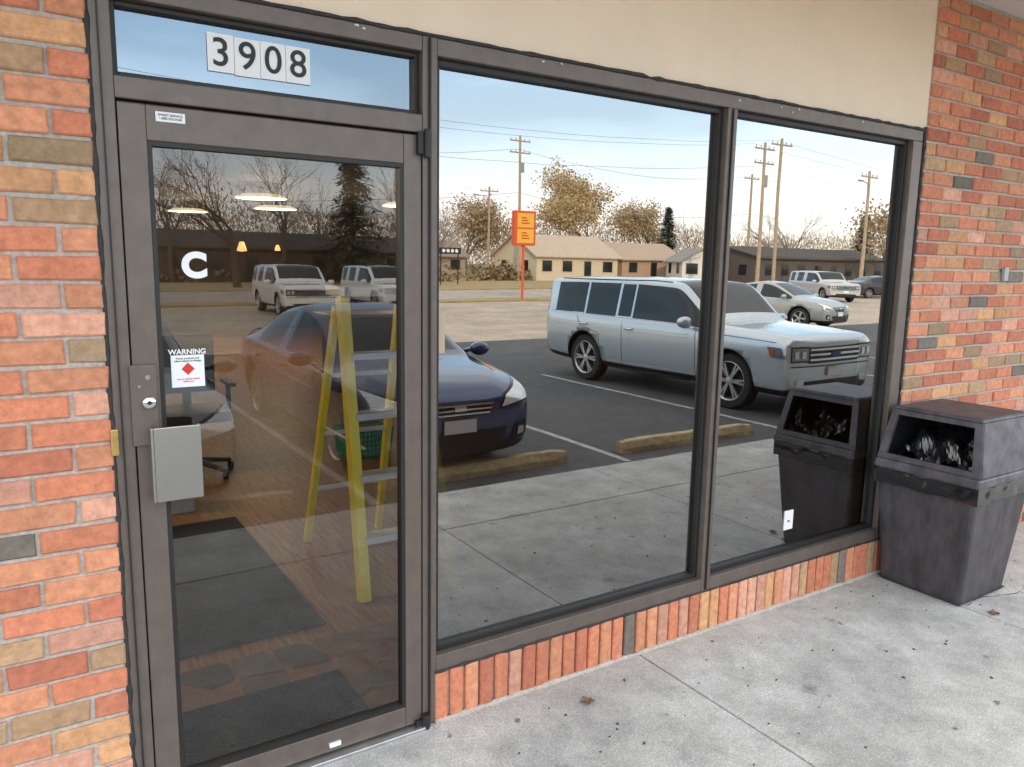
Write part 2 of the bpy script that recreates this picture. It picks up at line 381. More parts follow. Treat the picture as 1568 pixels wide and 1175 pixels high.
def text(s,x,z,y,size,m,name,bold=0):
    c=bpy.data.curves.new(name,'FONT'); c.body=s; c.size=size; c.align_x='CENTER'; c.align_y='CENTER'; c.extrude=.0004; c.offset=bold
    o=bpy.data.objects.new(name,c); COL.objects.link(o); o.location=(x,y,z); o.rotation_euler=(math.pi/2,0,0); c.materials.append(m); o.parent=B; return o
M_ink=mat("black_ink",(.01,.01,.01),.5)
# stickers
box("warning_sticker",(.365,.0195,1.315),(.455,.0225,1.408),M_white,B)
text("WARNING",.41,1.417,.02,.021,M_white,"warning_text",.0005)
b=MB(); b.add([(.41-.018,.0185,1.368),(.41,.0185,1.35),(.41+.018,.0185,1.368),(.41,.0185,1.386)],[(0,1,2,3)]); b.build("sticker_diamond",M_red,B)
text("Prices, products, and\noffers subject to change",.41,1.395,.0185,.0075,M_ink,"sticker_text"); text("scan or call for details\nthank you",.41,1.335,.0185,.007,M_red,"sticker_text_red")
text("C",.440,1.662,.02,.095,M_white,"door_letter",.005)
box("rail_label",(.355,-.0005,2.05),(.43,.0026,2.076),M_white,B); text("SMART SERVICE\n1-800-555-0100",.3925,2.063,-.001,.009,M_ink,"rail_label_text")
b=MB()
for i in range(4):
    x=.505+.074*i; zz=2.208+R.uniform(-.002,.002)
    b.box((x,.044,zz),(x+.0725,.047,zz+.104))
b.build("number_placard",M_white,B)
for i,ch in enumerate("3908"): text(ch,.541+.074*i,2.260,.0425,.108,M_ink,"street_number",.0008)
box("hours_sticker",(3.20,.0455,.37),(3.268,.0485,.47),M_white,B); box("hours_sticker_mark",(3.225,.0435,.41),(3.24,.0453,.42),M_red,B)
box("paper_notice",(1.232,.0455,1.37),(1.262,.0485,1.52),mat("notice_paper",(.5,.38,.28),.8),B)
f=MB(); f.box((4.98,-.03,1.63),(5.03,-.009,1.71)); f.build("wall_bell_box",mat("grey_box",(.35,.36,.37),.5),B,bevel=.004)

# interior
I=empty("shop_interior")
box("wood_floor",(-2,.28,-.1),(9,16.5,.002),M_wood,I)
box("entry_floor",(-2,.115,-.1),(9,.279,.001),M_wood,I)
b=MB(); b.box((-2.1,.29,0),(-2,16.6,2.75)); b.box((9,.29,0),(9.1,16.6,2.75)); b.box((-2,16.5,0),(9,16.6,2.75)); b.build("interior_walls",M_intw,I)
box("ceiling",(-2,.285,2.75),(9,16.5,2.8),M_ceil,I)
# flagstones
b=MB(); cols=[]
pal=[(.26,.12,.075),(.14,.115,.10),(.22,.125,.08),(.09,.08,.075)]
rows=[.12,.30,.46,.66,.84]; grid=[]
for j,yy in enumerate(rows):
    grid.append([(-.2+.2*i+(.1 if j%2 else 0)+R.uniform(-.06,.06), yy+(R.uniform(-.05,.05) if 0<j<len(rows)-1 else 0)) for i in range(11)])
for j in range(len(rows)-1):
    for i in range(10):
        q=[grid[j][i],grid[j][i+1],grid[j+1][i+1],grid[j+1][i]]; cx=sum(p[0] for p in q)/4; cy=sum(p[1] for p in q)/4
        out=[]
        for k in range(4):
            a,c_=q[k],q[(k+1)%4]
            for t in (.12,.88): out.append((a[0]+(c_[0]-a[0])*t,a[1]+(c_[1]-a[1])*t))
        vs=[(cx+(x-cx)*.93,cy+(y-cy)*.93,.006) for x,y in out]
        b.add(vs,[tuple(range(8))]); cols.extend([R.choice(pal)]*8)
b.build("flagstones",M_flag,I,colors=cols)
D1=MB(); D1.box((.36,.95,.004),(1.12,2.7,.014)); D1.build("floor_mat",M_carpet,None,bevel=.004)
b=MB(); b.box((.33,.14,.007),(1.02,.52,.012))
for i in range(34): b.box((.33,.145+i*.011,.012),(1.02,.150+i*.011,.017))
b.build("ribbed_doormat",M_rib,None)
# ladder
Ld=empty("step_ladder")
ap=1.5; AX=1.37
def rail(b,p,q,wd=.03,th=.055):
    p=Vector(p);q=Vector(q); d=(q-p); Lh=d.length; d.normalize(); xa=Vector((1,0,0)); ya=d.cross(xa).normalized()
    M=Matrix((xa,ya,d)).transposed().to_4x4(); M.translation=p; b.box((-wd/2,-th/2,0),(wd/2,th/2,Lh),0,M)
b=MB()
rail(b,(AX,1.1,.0),(AX+.06,1.50,ap),.05,.08); rail(b,(AX+.50,1.1,.0),(AX+.44,1.50,ap),.05,.08); rail(b,(AX+.02,2.06,.0),(AX+.07,1.62,ap-.06),.035,.05); rail(b,(AX+.48,2.06,.0),(AX+.43,1.62,ap-.06),.035,.05)
b.build("rails",M_yel,Ld,bevel=.003)
b=MB()
for k in range(1,5):
    z=.3*k; t=z/ap; b.box((AX+.06*t+.01,1.1+.4*t-.06,z-.02),(AX+.5-.06*t-.01,1.1+.4*t+.04,z+.014))
for k in range(1,4):
    z=.35*k; t=z/ap; b.box((AX+.03,2.06-.44*t-.01,z-.012),(AX+.47,2.06-.44*t+.01,z+.012))
b.box((AX+.04,1.44,ap),(AX+.47,1.70,ap+.05)); b.tube([(AX+.06,1.22,.75),(AX+.06,1.86,.75)],.008,6)
b.build("steps",M_step,Ld,bevel=.003)
# basket
Bk=empty("shopping_basket"); b=MB(); M_green=mat("green_plastic",(.02,.30,.17),.45)
for lv in range(6):
    z=.02+.045*lv; g=.02*lv/5; x0,x1,y0,y1=2.3-g,2.68+g,3.75-g,4.02+g
    for p,q in (((x0,y0),(x1,y0)),((x1,y0),(x1,y1)),((x1,y1),(x0,y1)),((x0,y1),(x0,y0))): b.tube([(p[0],p[1],z),(q[0],q[1],z)],.007 if lv<5 else .013,5)
for i in range(12):
    t=i/11; 
    for y,yg in ((3.75,3.73),(4.02,4.04)): b.tube([(2.3+.38*t,y,.02),(2.28+.42*t,yg,.245)],.006,4)
for i in range(8):
    t=i/7
    for x,xg in ((2.3,2.28),(2.68,2.70)): b.tube([(x,3.75+.27*t,.02),(xg,3.73+.31*t,.245)],.006,4)
b.box((2.3,3.75,.01),(2.68,4.02,.02)); b.tube([(2.28,3.88,.25),(2.3,3.88,.4),(2.68,3.88,.4),(2.7,3.88,.25)],.009,6)
b.build("basket_body",M_green,Bk)
# small white lidded waste bin
Wb=empty("waste_bin",(.84,3.05,0)); b=MB()
b.v=[(-.08,-.09,0),(.08,-.09,0),(.08,.09,0),(-.08,.09,0),(-.10,-.11,.30),(.10,-.11,.30),(.10,.11,.30),(-.10,.11,.30)]
b.f=[(0,3,2,1),(4,5,6,7),(0,1,5,4),(1,2,6,5),(2,3,7,6),(3,0,4,7)]; b.m=[0]*6
b.box((-.11,-.12,.302),(.11,.12,.33)); b.build("bin_shell",mat("white_plastic",(.62,.62,.62),.5),Wb,bevel=.012)
# chair
Ch=empty("office_chair",(1.1,3.9,0)); b=MB()
for k in range(5):
    a=k*2*math.pi/5+.3; c,s=math.cos(a),math.sin(a); b.tube([(0,0,.12),(.3*c,.3*s,.07)],[.03,.018],6); b.tube([(.3*c-.02,.3*s,.03),(.3*c+.02,.3*s,.03)],.03,10)
b.tube([(0,0,.1),(0,0,.45)],.03,10); b.box((-.24,-.24,.45),(.24,.24,.53)); b.box((-.22,.22,.62),(.22,.27,1.08)); b.box((-.03,.2,.5),(.03,.25,.65))
for s in (-1,1): b.box((s*.27-.03,-.15,.70),(s*.27+.03,.15,.73)); b.box((s*.27-.015,-.02,.5),(s*.27+.015,.03,.7))
b.build("chair_body",M_black,Ch,bevel=.012)
# counter
Ct=empty("shop_counter"); box("counter_body",(3.4,7.0,0),(6.5,7.6,.95),mat("counter_wood",(.08,.05,.035),.5,ns=3),Ct,bevel=.01); box("counter_top",(3.3,6.95,.952),(6.6,7.65,1.0),mat("counter_top_m",(.25,.22,.18),.4),Ct,bevel=.008)
# lamps
for (x,y,en) in ((3.2,9.6,40),(3.0,14.2,30),(4.1,12,30),(1.6,12.2,30),(5.5,9.5,30),(-.9,3.2,75)):  # last entry is an added lamp, out of view, lighting ladder and floor
    e=empty("ceiling_lamp",(x,y,0)); b=MB(); b.lathe([(0,0),(.26,.0),(.36,.04),(.37,.06)],24,0,Matrix.Translation((0,0,2.62))@Matrix.Rotation(-math.pi/2,4,'X')); b.build("bowl",M_lampw,e,smooth=True)
    b=MB(); b.tube([(0,0,2.6),(0,0,2.75)],.02,8); b.build("stem",M_black,e)
    ld=bpy.data.lights.new("bulb",'POINT'); ld.energy=en; ld.color=(1,.80,.55); ld.shadow_soft_size=.2
    lo=bpy.data.objects.new("bulb",ld); COL.objects.link(lo); lo.location=(0,0,2.4); lo.parent=e
for (x,y,z) in ((2.75,9.0,1.82),(.95,9.8,1.85),(5.2,15.8,1.9)):
    e=empty("hanging_lamp",(x,y,0)); b=MB(); b.lathe([(.0,.09),(.03,.085),(.06,.0),(.07,-.04),(0,-.05)],16,0,Matrix.Translation((0,0,z))@Matrix.Rotation(math.pi/2,4,'X')); b.build("shade",M_lamp,e,smooth=True)
    b=MB(); b.tube([(0,0,z+.08),(0,0,2.75)],.008,6); b.build("cord",M_black,e)

# ------------------------------------------------------------------ trash can
T=empty("trash_can"); M_can=mat("weathered_plastic",(.045,.040,.044),.45,ns=7,amt=.4,bump=.1,col2=(.088,.078,.086),stretch=(2,2,.8)); M_hood=mat("weathered_hood_plastic",(.065,.058,.065),.5,ns=11,amt=.45,bump=.1,col2=(.135,.12,.135)); M_bag=mat("bin_bag",(.012,.012,.013),.12,coat=.6)
def frustum(b,z0,r0,z1,r1,faces="NSEWTB"):
    x0,x1,y0,y1=r0; a0,a1,b0,b1=r1
    vs=[(x0,y0,z0),(x1,y0,z0),(x1,y1,z0),(x0,y1,z0),(a0,b0,z1),(a1,b0,z1),(a1,b1,z1),(a0,b1,z1)]
    F={'B':(0,3,2,1),'T':(4,5,6,7),'S':(0,1,5,4),'E':(1,2,6,5),'N':(2,3,7,6),'W':(3,0,4,7)}
    b.add(vs,[F[k] for k in faces])
b=MB(); frustum(b,.0,(3.925,4.355,-.49,-.055),.60,(3.865,4.415,-.54,-.02)); b.build("bin_body",M_can,T,bevel=.02)
b=MB(); frustum(b,.0,(3.935,4.345,-.48,-.065),.02,(3.915,4.365,-.50,-.045)); b.build("bin_foot",M_can,T)
b=MB(); frustum(b,.64,(3.845,4.435,-.56,-.005),.69,(3.85,4.43,-.555,-.01)); b.build("hood_collar",M_hood,T,bevel=.012)
b=MB(); P00=(3.86,-.55,.692);P10=(3.86,-.015,.692);P01=(3.91,-.51,.955);P11=(3.91,-.05,.955)
def wf(u,v):
    a=Vector(P10).lerp(Vector(P00),u); c=Vector(P11).lerp(Vector(P01),u); return a.lerp(c,v)
us=(0,.08,.92,1); vs_=(0,.10,.90,1); g=[[wf(u,v) for v in vs_] for u in us]
for i in range(3):
    for j in range(3):
        if i==1 and j==1: continue
        q=[g[i][j],g[i+1][j],g[i+1][j+1],g[i][j+1]]; q2=[p+Vector((.018,0,0)) for p in q]
        b.add(q+q2,[(0,1,2,3),(7,6,5,4),(0,4,5,1),(1,5,6,2),(2,6,7,3),(3,7,4,0)])
frustum(b,.692,(3.862,4.42,-.55,-.015),.955,(3.912,4.37,-.51,-.05),"NSE")
b.build("hood_walls",M_hood,T)
b=MB(); frustum(b,.957,(3.905,4.375,-.515,-.045),.975,(3.92,4.36,-.50,-.06)); b.build("hood_top",M_hood,T,bevel=.008)
b=MB(); b.box((3.885,-.535,.693),(4.39,-.03,.698)); frustum(b,.698,(3.885,4.39,-.535,-.03),.95,(3.93,4.35,-.495,-.07),"NSE"); b.build("hood_lining",M_black,T)
b=MB(); n=40
for i in range(n+1):
    for j in range(n+1):
        x=3.89+.45*i/n; y=-.50+.43*j/n; z=.80+.11*noise.noise(Vector((x*9,y*9,1)))+.06*noise.noise(Vector((x*19,y*19,5)))+.015*noise.noise(Vector((x*44,y*44,9)))-.09*(1-math.sin(min(1,i/n*1.6)*1.57))
        b.v.append((x,y,z))
for i in range(n):
    for j in range(n): a=i*(n+1)+j; b.f.append((a,a+n+1,a+n+2,a+1)); b.m.append(0)
b.build("bin_bag_inside",M_bag,T)
b=MB(); n=120; rect=[(3.855,-.55),(4.425,-.55),(4.425,-.012),(3.855,-.012)]
for k in range(5):
    for i in range(n+1):
        z=(.565,.595,.612,.63,.652)[k]
        s=i/n*4; e=int(s)%4; t=s-int(s); p=rect[e];q=rect[(e+1)%4]; x=p[0]+(q[0]-p[0])*t;y=p[1]+(q[1]-p[1])*t
        nn=noise.noise(Vector((x*14,y*14,k*2.1))); cx,cy=4.14,-.28; o=1+.018*nn+.006*(1 if k in(1,2,3) else 0)
        b.v.append((cx+(x-cx)*o,min(cy+(y-cy)*o,-.003),z+.014*nn*(1 if k<4 else .2)-(.04*abs(noise.noise(Vector((x*8,y*8,0)))) if k==0 else 0)))
for k in range(4):
    for i in range(n): a=k*(n+1)+i; b.f.append((a,a+1,a+n+2,a+n+1)); b.m.append(0)
b.build("bin_bag_rim",M_bag,T,smooth=True)
# dry leaves on the pavement
for (x,y,a) in ((1.77,-.19,.4),(4.0,-.62,2.0)):
    b=MB(); pts=[]
    for k in range(14):
        t=2*math.pi*k/14; rr=.024*(1+.35*math.cos(5*t)); pts.append((x+rr*math.cos(t+a),y+rr*math.sin(t+a),.006+.008*abs(math.sin(t*1.5))))
    b.add([(x,y,.004)]+pts,[(0,1+k,1+(k+1)%14) for k in range(14)]); b.build("dry_leaf",mat("leaf_brown",(.20,.11,.065),.8))
# small debris
b=MB()
for i in range(90):
    x=R.uniform(1.2,5.5); y=-abs(R.gauss(0,.7))-.03
    if y<-1.7: continue
    s=R.uniform(.002,.006); a=R.uniform(0,6.28)
    b.box((-s,-s*.6,0),(s*R.uniform(.5,1.5),s*.6,s*.7),0,Matrix.Translation((x,y,.0015))@Matrix.Rotation(a,4,'Z'))
b.build("pavement_debris",mat("debris",(.08,.06,.045),.9))

# ------------------------------------------------------------------ cars
def paint(name,col,metal=.4,rough=.24): return mat(name,col,rough,metal,coat=1)
def car(name,st,iv,col,loc,head,wx,R_,tw,sub=2,style="sedan",metal=.4,trackin=.06):
    E=empty(name,loc,head); P=paint(name+"_paint",col,metal)
    bm=bmesh.new(); rings=[]
    for (x,w_,zb,zs,wr,zr,zc) in st:
        half=[(0,zb),(w_*.80,zb),(w_*.965,zb+.07),(w_,zb+(zs-zb)*.55),(w_*.985,zs-.03),(w_*.955,zs),(wr,zr),(wr-.055,zr+(zc-zr)*.55),(wr*.5,zc-.012),(0,zc)]
        ring=[bm.verts.new((x,y,z)) for y,z in half]+[bm.verts.new((x,-y,z)) for y,z in half[-2:0:-1]]
        rings.append(ring)
    n=len(rings[0]); H=9
    for i in range(len(st)-1):
        fl=iv[i]
        for j in range(n):
            f_=bm.faces.new((rings[i][j],rings[i+1][j],rings[i+1][(j+1)%n],rings[i][(j+1)%n]))
            jj=j if j<H else n-1-j
            f_.material_index=1; f_.smooth=True
            if jj==5 and 's' in fl: f_.material_index=2
            if jj in(7,8) and 'w' in fl: f_.material_index=2
            if jj in (0,1) : f_.material_index=0
    for ring,rev in ((rings[0],False),(rings[-1],True)):
        for j in range(H):
            a,b_=ring[j],ring[j+1]; c=ring[(n-j-1)%n] ; d=ring[(n-j)%n]
            vs=[a,b_]+([c] if c is not b_ else [])+([d] if d is not a else [])
            if rev: vs=vs[::-1]
            try:
                f_=bm.faces.new(vs); f_.material_index=1; f_.smooth=True
            except Exception: pass
    bmesh.ops.recalc_face_normals(bm,faces=bm.faces)
    cl=bm.edges.layers.float.get("crease_edge") or bm.edges.layers.float.new("crease_edge")
    for i in range(len(st)-1):
        for j in (5,n-5):
            e=bm.edges.get((rings[i][j],rings[i+1][j]))
            if e: e[cl]=.7
        for j in (6,n-6):
            e=bm.edges.get((rings[i][j],rings[i+1][j]))
            if e: e[cl]=.35
    me=bpy.data.meshes.new("body"); bm.to_mesh(me); bm.free()
    for m_ in (M_black,P,M_cglass): me.materials.append(m_)
    ob=bpy.data.objects.new("body",me); COL.objects.link(ob)
    ss=ob.modifiers.new("s",'SUBSURF'); ss.levels=sub; ss.render_levels=sub
    wmax=max(s[1] for s in st)
    c=MB()
    for x in wx:
        for sgn in(-1,1):
            y1=sgn*(wmax+.1); y0=sgn*(wmax-.30); a,b_=min(y0,y1),max(y0,y1)
            k=28; o=len(c.v)
            for y in(a,b_):
                for q in range(k): t=2*math.pi*q/k; c.v.append((x+(R_+.055)*math.cos(t),y,R_+.01+(R_+.055)*math.sin(t)))
            for q in range(k): c.f.append((o+q,o+k+q,o+k+(q+1)%k,o+(q+1)%k)); c.m.append(0)
            c.f.append(tuple(o+q for q in range(k))); c.m.append(0); c.f.append(tuple(o+k+q for q in range(k-1,-1,-1))); c.m.append(0)
    cut=c.build("cut",M_black)
    bo=ob.modifiers.new("b",'BOOLEAN'); bo.object=cut; bo.operation='DIFFERENCE'; bo.solver='EXACT'
    dg=bpy.context.evaluated_depsgraph_get(); dg.update()
    bm0=bmesh.new(); bo.show_viewport=False; dg.update(); bm0.from_object(ob,dg); bvh=BVHTree.FromBMesh(bm0); bm0.free()
    bo.show_viewport=True; dg.update()
    me2=bpy.data.meshes.new_from_object(ob.evaluated_get(dg)); ob.modifiers.clear(); ob.data=me2; ob.name="body"
    bpy.data.objects.remove(cut,do_unlink=True); ob.parent=E
    # wheels
    for x in wx:
        for sgn in(-1,1):
            b=MB(); M=Matrix.Translation((x,sgn*(wmax-trackin-tw),R_))
            if sgn<0: M=M@Matrix.Rotation(math.pi,4,'Z')
            b.lathe([(.66*R_,-tw),(.93*R_,-tw),(R_,-tw*.7),(R_,tw*.7),(.94*R_,tw),(.70*R_,tw*1.02)],32,0,M)
            b.lathe([(.72*R_,tw*1.0),(.70*R_,tw*1.04),(.66*R_,tw*.9),(.63*R_,tw*.3)],32,1,M)
            b.lathe([(.66*R_,tw*.25),(.0,tw*.25)],32,2,M)
            b.lathe([(.17*R_,tw*.5),(.16*R_,tw*.85),(0,tw*.9)],20,1,M)
            ns=5 if style=="sedan" else 6
            for k in range(ns):
                for d in (-.11,.11):
                    a=k*2*math.pi/ns+d; MM=M@Matrix.Rotation(a,4,'Y'); b.box((.1*R_,tw*.55,-.028*R_*1.3),(.68*R_,tw*.86,.028*R_*1.3),1,MM)
            b.build("wheel",[M_rubber,M_alu,M_black],E,smooth=False)
    def hit(o,d,off=.006):
        h=bvh.ray_cast(Vector(o),Vector(d)); 
        if h[0] is None: return None
        return h[0]-Vector(d)*off
    def patch(nm,cs,axis,m,off=.008,N_=8,M_=6):
        vs=[]
        for i in range(N_+1):
            for j in range(M_+1):
                u=i/N_;v=j/M_
                p=[(1-v)*((1-u)*cs[0][k]+u*cs[1][k])+v*((1-u)*cs[3][k]+u*cs[2][k]) for k in(0,1)]
                if axis=='f': h=hit((4,p[0],p[1]),(-1,0,0),off)
                elif axis=='b': h=hit((-4,p[0],p[1]),(1,0,0),off)
                elif axis=='s': h=hit((p[0],3,p[1]),(0,-1,0),off)
                else: h=hit((p[0],-3,p[1]),(0,1,0),off)
                if h is None: return None
                vs.append(h)
        fs=[(i*(M_+1)+j,(i+1)*(M_+1)+j,(i+1)*(M_+1)+j+1,i*(M_+1)+j+1) for i in range(N_) for j in range(M_)]
        b=MB(); b.add(vs,fs); return b.build(nm,m,E,smooth=True)
    def seam(nm,pts,m=M_black,r=.005,both=True,off=.0):
        for ax,sg in (('s',1),('S',-1)) if both else (('s',1),):
            out=[]
            for (a,b2),(c2,d2) in zip(pts[:-1],pts[1:]):
                for t in range(8):
                    u=t/8; h=hit((a+(c2-a)*u,3*sg,b2+(d2-b2)*u),(0,-sg,0),off)
                    if h: out.append(h)
            if len(out)>1:
                b=MB(); b.tube(out,r,5); b.build(nm,m,E,smooth=True)
    return E,patch,seam,hit,P

sedan=[(-2.26,.62,.38,.72,.52,.84,.88),(-2.20,.76,.28,.82,.62,.96,1.0),(-2.05,.84,.22,.90,.66,1.01,1.05),(-1.72,.875,.19,.94,.67,1.04,1.08),(-1.55,.88,.19,.95,.67,1.07,1.11),
 (-1.15,.885,.18,.955,.63,1.22,1.28),(-.80,.89,.18,.95,.60,1.33,1.39),(-.22,.89,.18,.94,.60,1.385,1.445),(-.15,.89,.18,.94,.60,1.387,1.447),(.30,.89,.18,.925,.60,1.35,1.42),
 (.72,.89,.18,.91,.655,1.15,1.22),(1.12,.885,.18,.895,.73,.935,1.0),(1.22,.88,.18,.885,.72,.91,.965),(1.65,.87,.18,.85,.67,.89,.935),(1.98,.85,.18,.79,.62,.83,.87),(2.16,.80,.18,.70,.56,.75,.785),(2.26,.68,.22,.58,.48,.63,.66)]
sediv=['','','','','w','sw','s','','s','sw','sw','','','','','']
def make_sedan(name,col,loc,head,sub=2,metal=.4,rough=None):
    E,patch,seam,hit,P=car(name,sedan,sediv,col,loc,head,(1.37,-1.33),.32,.10,sub,metal=metal)
    for s,ax in ((1,'f'),(-1,'f')):
        patch("headlight",[(s*.44,.62),(s*.79,.68),(s*.80,.82),(s*.52,.72)] ,ax,M_headl,.012)
        patch("headlight_rim",[(s*.42,.60),(s*.80,.655),(s*.82,.84),(s*.50,.735)] ,ax,M_black,.006)
        patch("foglight_pocket",[(s*.54,.30),(s*.74,.34),(s*.74,.47),(s*.60,.45)],ax,M_black,.008)
        patch("foglight",[(s*.62,.34),(s*.70,.35),(s*.70,.42),(s*.63,.42)],ax,M_headl,.014)
        patch("tail_light",[(s*.5,.74),(s*.80,.74),(s*.80,.88),(s*.5,.86)],'b',M_amber,.01)
    patch("upper_grille",[(-.28,.56),(.28,.56),(.38,.69),(-.38,.69)],'f',M_black,.008)
    for z in (.585,.625,.665): patch("grille_bar",[(-.30-(z-.58)*.6,z-.007),(.30+(z-.58)*.6,z-.007),(.31+(z-.58)*.6,z+.007),(-.31-(z-.58)*.6,z+.007)],'f',M_chrome,.018,8,2)
    patch("grille_badge",[(-.06,.615),(.06,.615),(.06,.665),(-.06,.665)],'f',M_chrome,.026,4,4)
    patch("lower_grille",[(-.40,.24),(.40,.24),(.50,.43),(-.50,.43)],'f',M_black,.008)
    patch("number_plate",[(-.16,.42),(.16,.42),(.16,.54),(-.16,.54)],'f',M_white,.03,4,4)
    patch("rear_plate",[(-.16,.6),(.16,.6),(.16,.72),(-.16,.72)],'b',M_white,.02,4,4)
    if sub>1:
        for x in (.95,-.18): seam("door_seam",[(x,.25),(x+.01,.6),(x-.02,.90)])
        seam("door_seam",[(-1.05,.9),(-1.0,.62),(-.85,.3)]); seam("window_trim",[(-1.3,.965),(0,.95),(1.05,.915)],M_chrome,.006); seam("sill",[(-.9,.22),(.95,.22)],M_black,.02)
        seam("crease",[(-1.9,.80),(-.5,.74),(1.3,.68)],P,.008)
        for x in (-.02,-.98):
            seam("door_handle",[(x-.16,.80),(x,.80)],P,.016,off=.02)
    b=MB()
    for s in(1,-1):
        b.lathe([(0,-.0),(.06,-.0),(.085,-.03),(.09,-.09),(.06,-.13),(0,-.14)],14,0,Matrix.Translation((.84,s*.99,.98))@Matrix.Rotation(math.pi/2,4,'Z')@Matrix.Diagonal((1.25,1,.8,1))); b.tube([(.78,s*.84,.94),(.78,s*.95,.96)],.025,6)
    b.build("mirrors",P,E,smooth=True)
    return E
suv=[(-2.56,.74,.48,.95,.66,1.42,1.46),(-2.53,.88,.36,1.06,.76,1.56,1.61),(-2.42,.935,.30,1.08,.79,1.605,1.67),(-2.30,.95,.28,1.085,.80,1.62,1.69),(-1.62,.96,.26,1.08,.80,1.64,1.71),(-1.55,.96,.26,1.08,.80,1.64,1.71),
 (-.52,.965,.25,1.07,.80,1.65,1.72),(-.44,.965,.25,1.07,.80,1.65,1.72),(.50,.965,.25,1.06,.79,1.625,1.70),(.62,.965,.25,1.06,.79,1.59,1.67),(1.16,.96,.25,1.05,.83,1.12,1.18),(1.24,.96,.25,1.045,.83,1.09,1.145),(1.9,.96,.25,1.02,.83,1.07,1.11),(2.38,.95,.25,.99,.82,1.045,1.075),(2.50,.945,.26,.96,.81,1.02,1.05),(2.56,.90,.32,.90,.78,.95,.98)]
suviv=['','','','s','','s','','s','sw','sw','','','','','']
def make_suv(name,col,loc,head,sub=2,st=suv,iv=suviv,wx=(1.60,-1.40),R_=.375,metal=.4,tall=0):
    E,patch,seam,hit,P=car(name,st,iv,col,loc,head,wx,R_,.115,sub,style="suv",metal=metal)
    M_hl=mat(name+"_headlight",(.30,.31,.32),.1,.6,coat=1)
    for s in (1,-1):
        patch("headlight",[(s*.56,.74),(s*.86,.74),(s*.86,.90),(s*.56,.90)],'f',M_hl,.014)
        for c0 in (.62,.75): patch("headlight_projector",[(s*c0,.77),(s*(c0+.07),.77),(s*(c0+.07),.86),(s*c0,.86)],'f',M_headl,.022,4,4)
        patch("headlight_rim",[(s*.54,.72),(s*.87,.72),(s*.87,.92),(s*.54,.92)],'f',M_black,.007)
        patch("headlight_side",[(2.30,.78),(2.50,.77),(2.50,.90),(2.22,.91)],'s' if s>0 else 'S',M_hl,.012)
        patch("side_marker",[(2.28,.79),(2.34,.785),(2.34,.88),(2.26,.885)],'s' if s>0 else 'S',mat("amber_lens",(.35,.10,.03),.2),.02,4,4)
        patch("foglight",[(s*.62,.42),(s*.76,.42),(s*.76,.50),(s*.62,.50)],'f',M_headl,.012)
        patch("tail_light",[(s*.70,.85),(s*.84,.85),(s*.84,1.15),(s*.70,1.15)],'b',M_amber,.012)
    patch("grille",[(-.55,.70),(.55,.70),(.55,.91),(-.55,.91)],'f',M_black,.008)
    for z in (.735,.80,.865): patch("grille_bar",[(-.54,z),(.54,z),(.54,z+.028),(-.54,z+.028)],'f',M_chrome,.022)
    patch("grille_badge",[(-.10,.775),(.10,.775),(.10,.845),(-.10,.845)],'f',mat("badge_blue",(.02,.05,.2),.3),.032,4,4)
    patch("lower_grille",[(-.62,.30),(.62,.30),(.66,.47),(-.66,.47)],'f',M_black,.008)
    patch("bumper_seam",[(-.86,.655),(.86,.655),(.86,.67),(-.86,.67)],'f',M_black,.006)
    patch("number_plate",[(-.16,.52),(.16,.52),(.16,.64),(-.16,.64)],'f',M_white,.03,4,4)
    patch("rear_window",[(-.6,1.12),(.6,1.12),(.56,1.45),(-.56,1.45)],'b',M_cglass,.01)
    if sub>1:
        for x in (1.02,-.48): seam("door_seam",[(x,.32),(x,.7),(x-.02,1.05)])
        seam("door_seam",[(-1.58,1.05),(-1.5,.9),(-1.02,.8),(-.98,.34)])
        seam("window_trim",[(-2.3,1.095),(-.5,1.085),(1.05,1.07)],M_chrome,.006)
        for x in (-.48,-1.585,):
            for s,ax in ((1,'s'),(-1,'S')): patch("pillar_cover",[(x-.14,1.11),(x+.14,1.11),(x+.14,1.60),(x-.14,1.60)],ax,M_cglass,.006,5,6)
        seam("sill",[(-.95,.29),(1.1,.29)],M_black,.025)
        for z in (.90,.95): seam("door_groove",[(-2.2,z),(0,z-.005),(1.0,z-.01)],P,.005)
        for x in (-.22,-1.30): seam("door_handle",[(x-.18,.93),(x,.93)],M_chrome,.017,off=.02)
        seam("roof_rail",[(-2.2,1.645),(0,1.665),(.4,1.65)],M_black,.012)
        seam("hood_shut_line",[(1.15,1.0),(1.9,.985),(2.4,.96)],M_black,.005)
    b=MB()
    for s in(1,-1):
        b.lathe([(0,0),(.07,0),(.095,-.03),(.10,-.09),(.07,-.13),(0,-.14)],14,0,Matrix.Translation((.86,s*1.08,1.12))@Matrix.Rotation(math.pi/2,4,'Z')@Matrix.Diagonal((1.25,1,.85,1))); b.tube([(.8,s*.9,1.07),(.8,s*1.03,1.10)],.03,6)
    b.build("mirrors",P,E,smooth=True)
    return E
H=math.pi/2
make_suv("silver_suv",(.58,.65,.69),(8.88,-6.25,GZ),H-.035,2,metal=.5)
make_sedan("blue_sedan",(.016,.044,.13),(3.2,-5.60,GZ),H,2,metal=.3)
make_sedan("gray_sedan",(.15,.138,.125),(.50,-5.45,GZ),H,2,metal=.5)
make_suv("white_suv",(.80,.77,.72),(8.2,-24.5,GZ),H+.05,1,metal=0)
make_suv("white_suv",(.76,.75,.72),(12.0,-25.5,GZ),H+.05,1,metal=0)
make_suv("white_suv",(.5,.5,.5),(40.5,-26.4,GZ),H+.45,1,metal=0)
make_sedan("dark_sedan",(.03,.035,.045),(48.5,-28.0,GZ),H-1.3,1)
make_sedan("silver_sedan",(.42,.43,.42),(21.4,-14.6,GZ),H-.15,1)

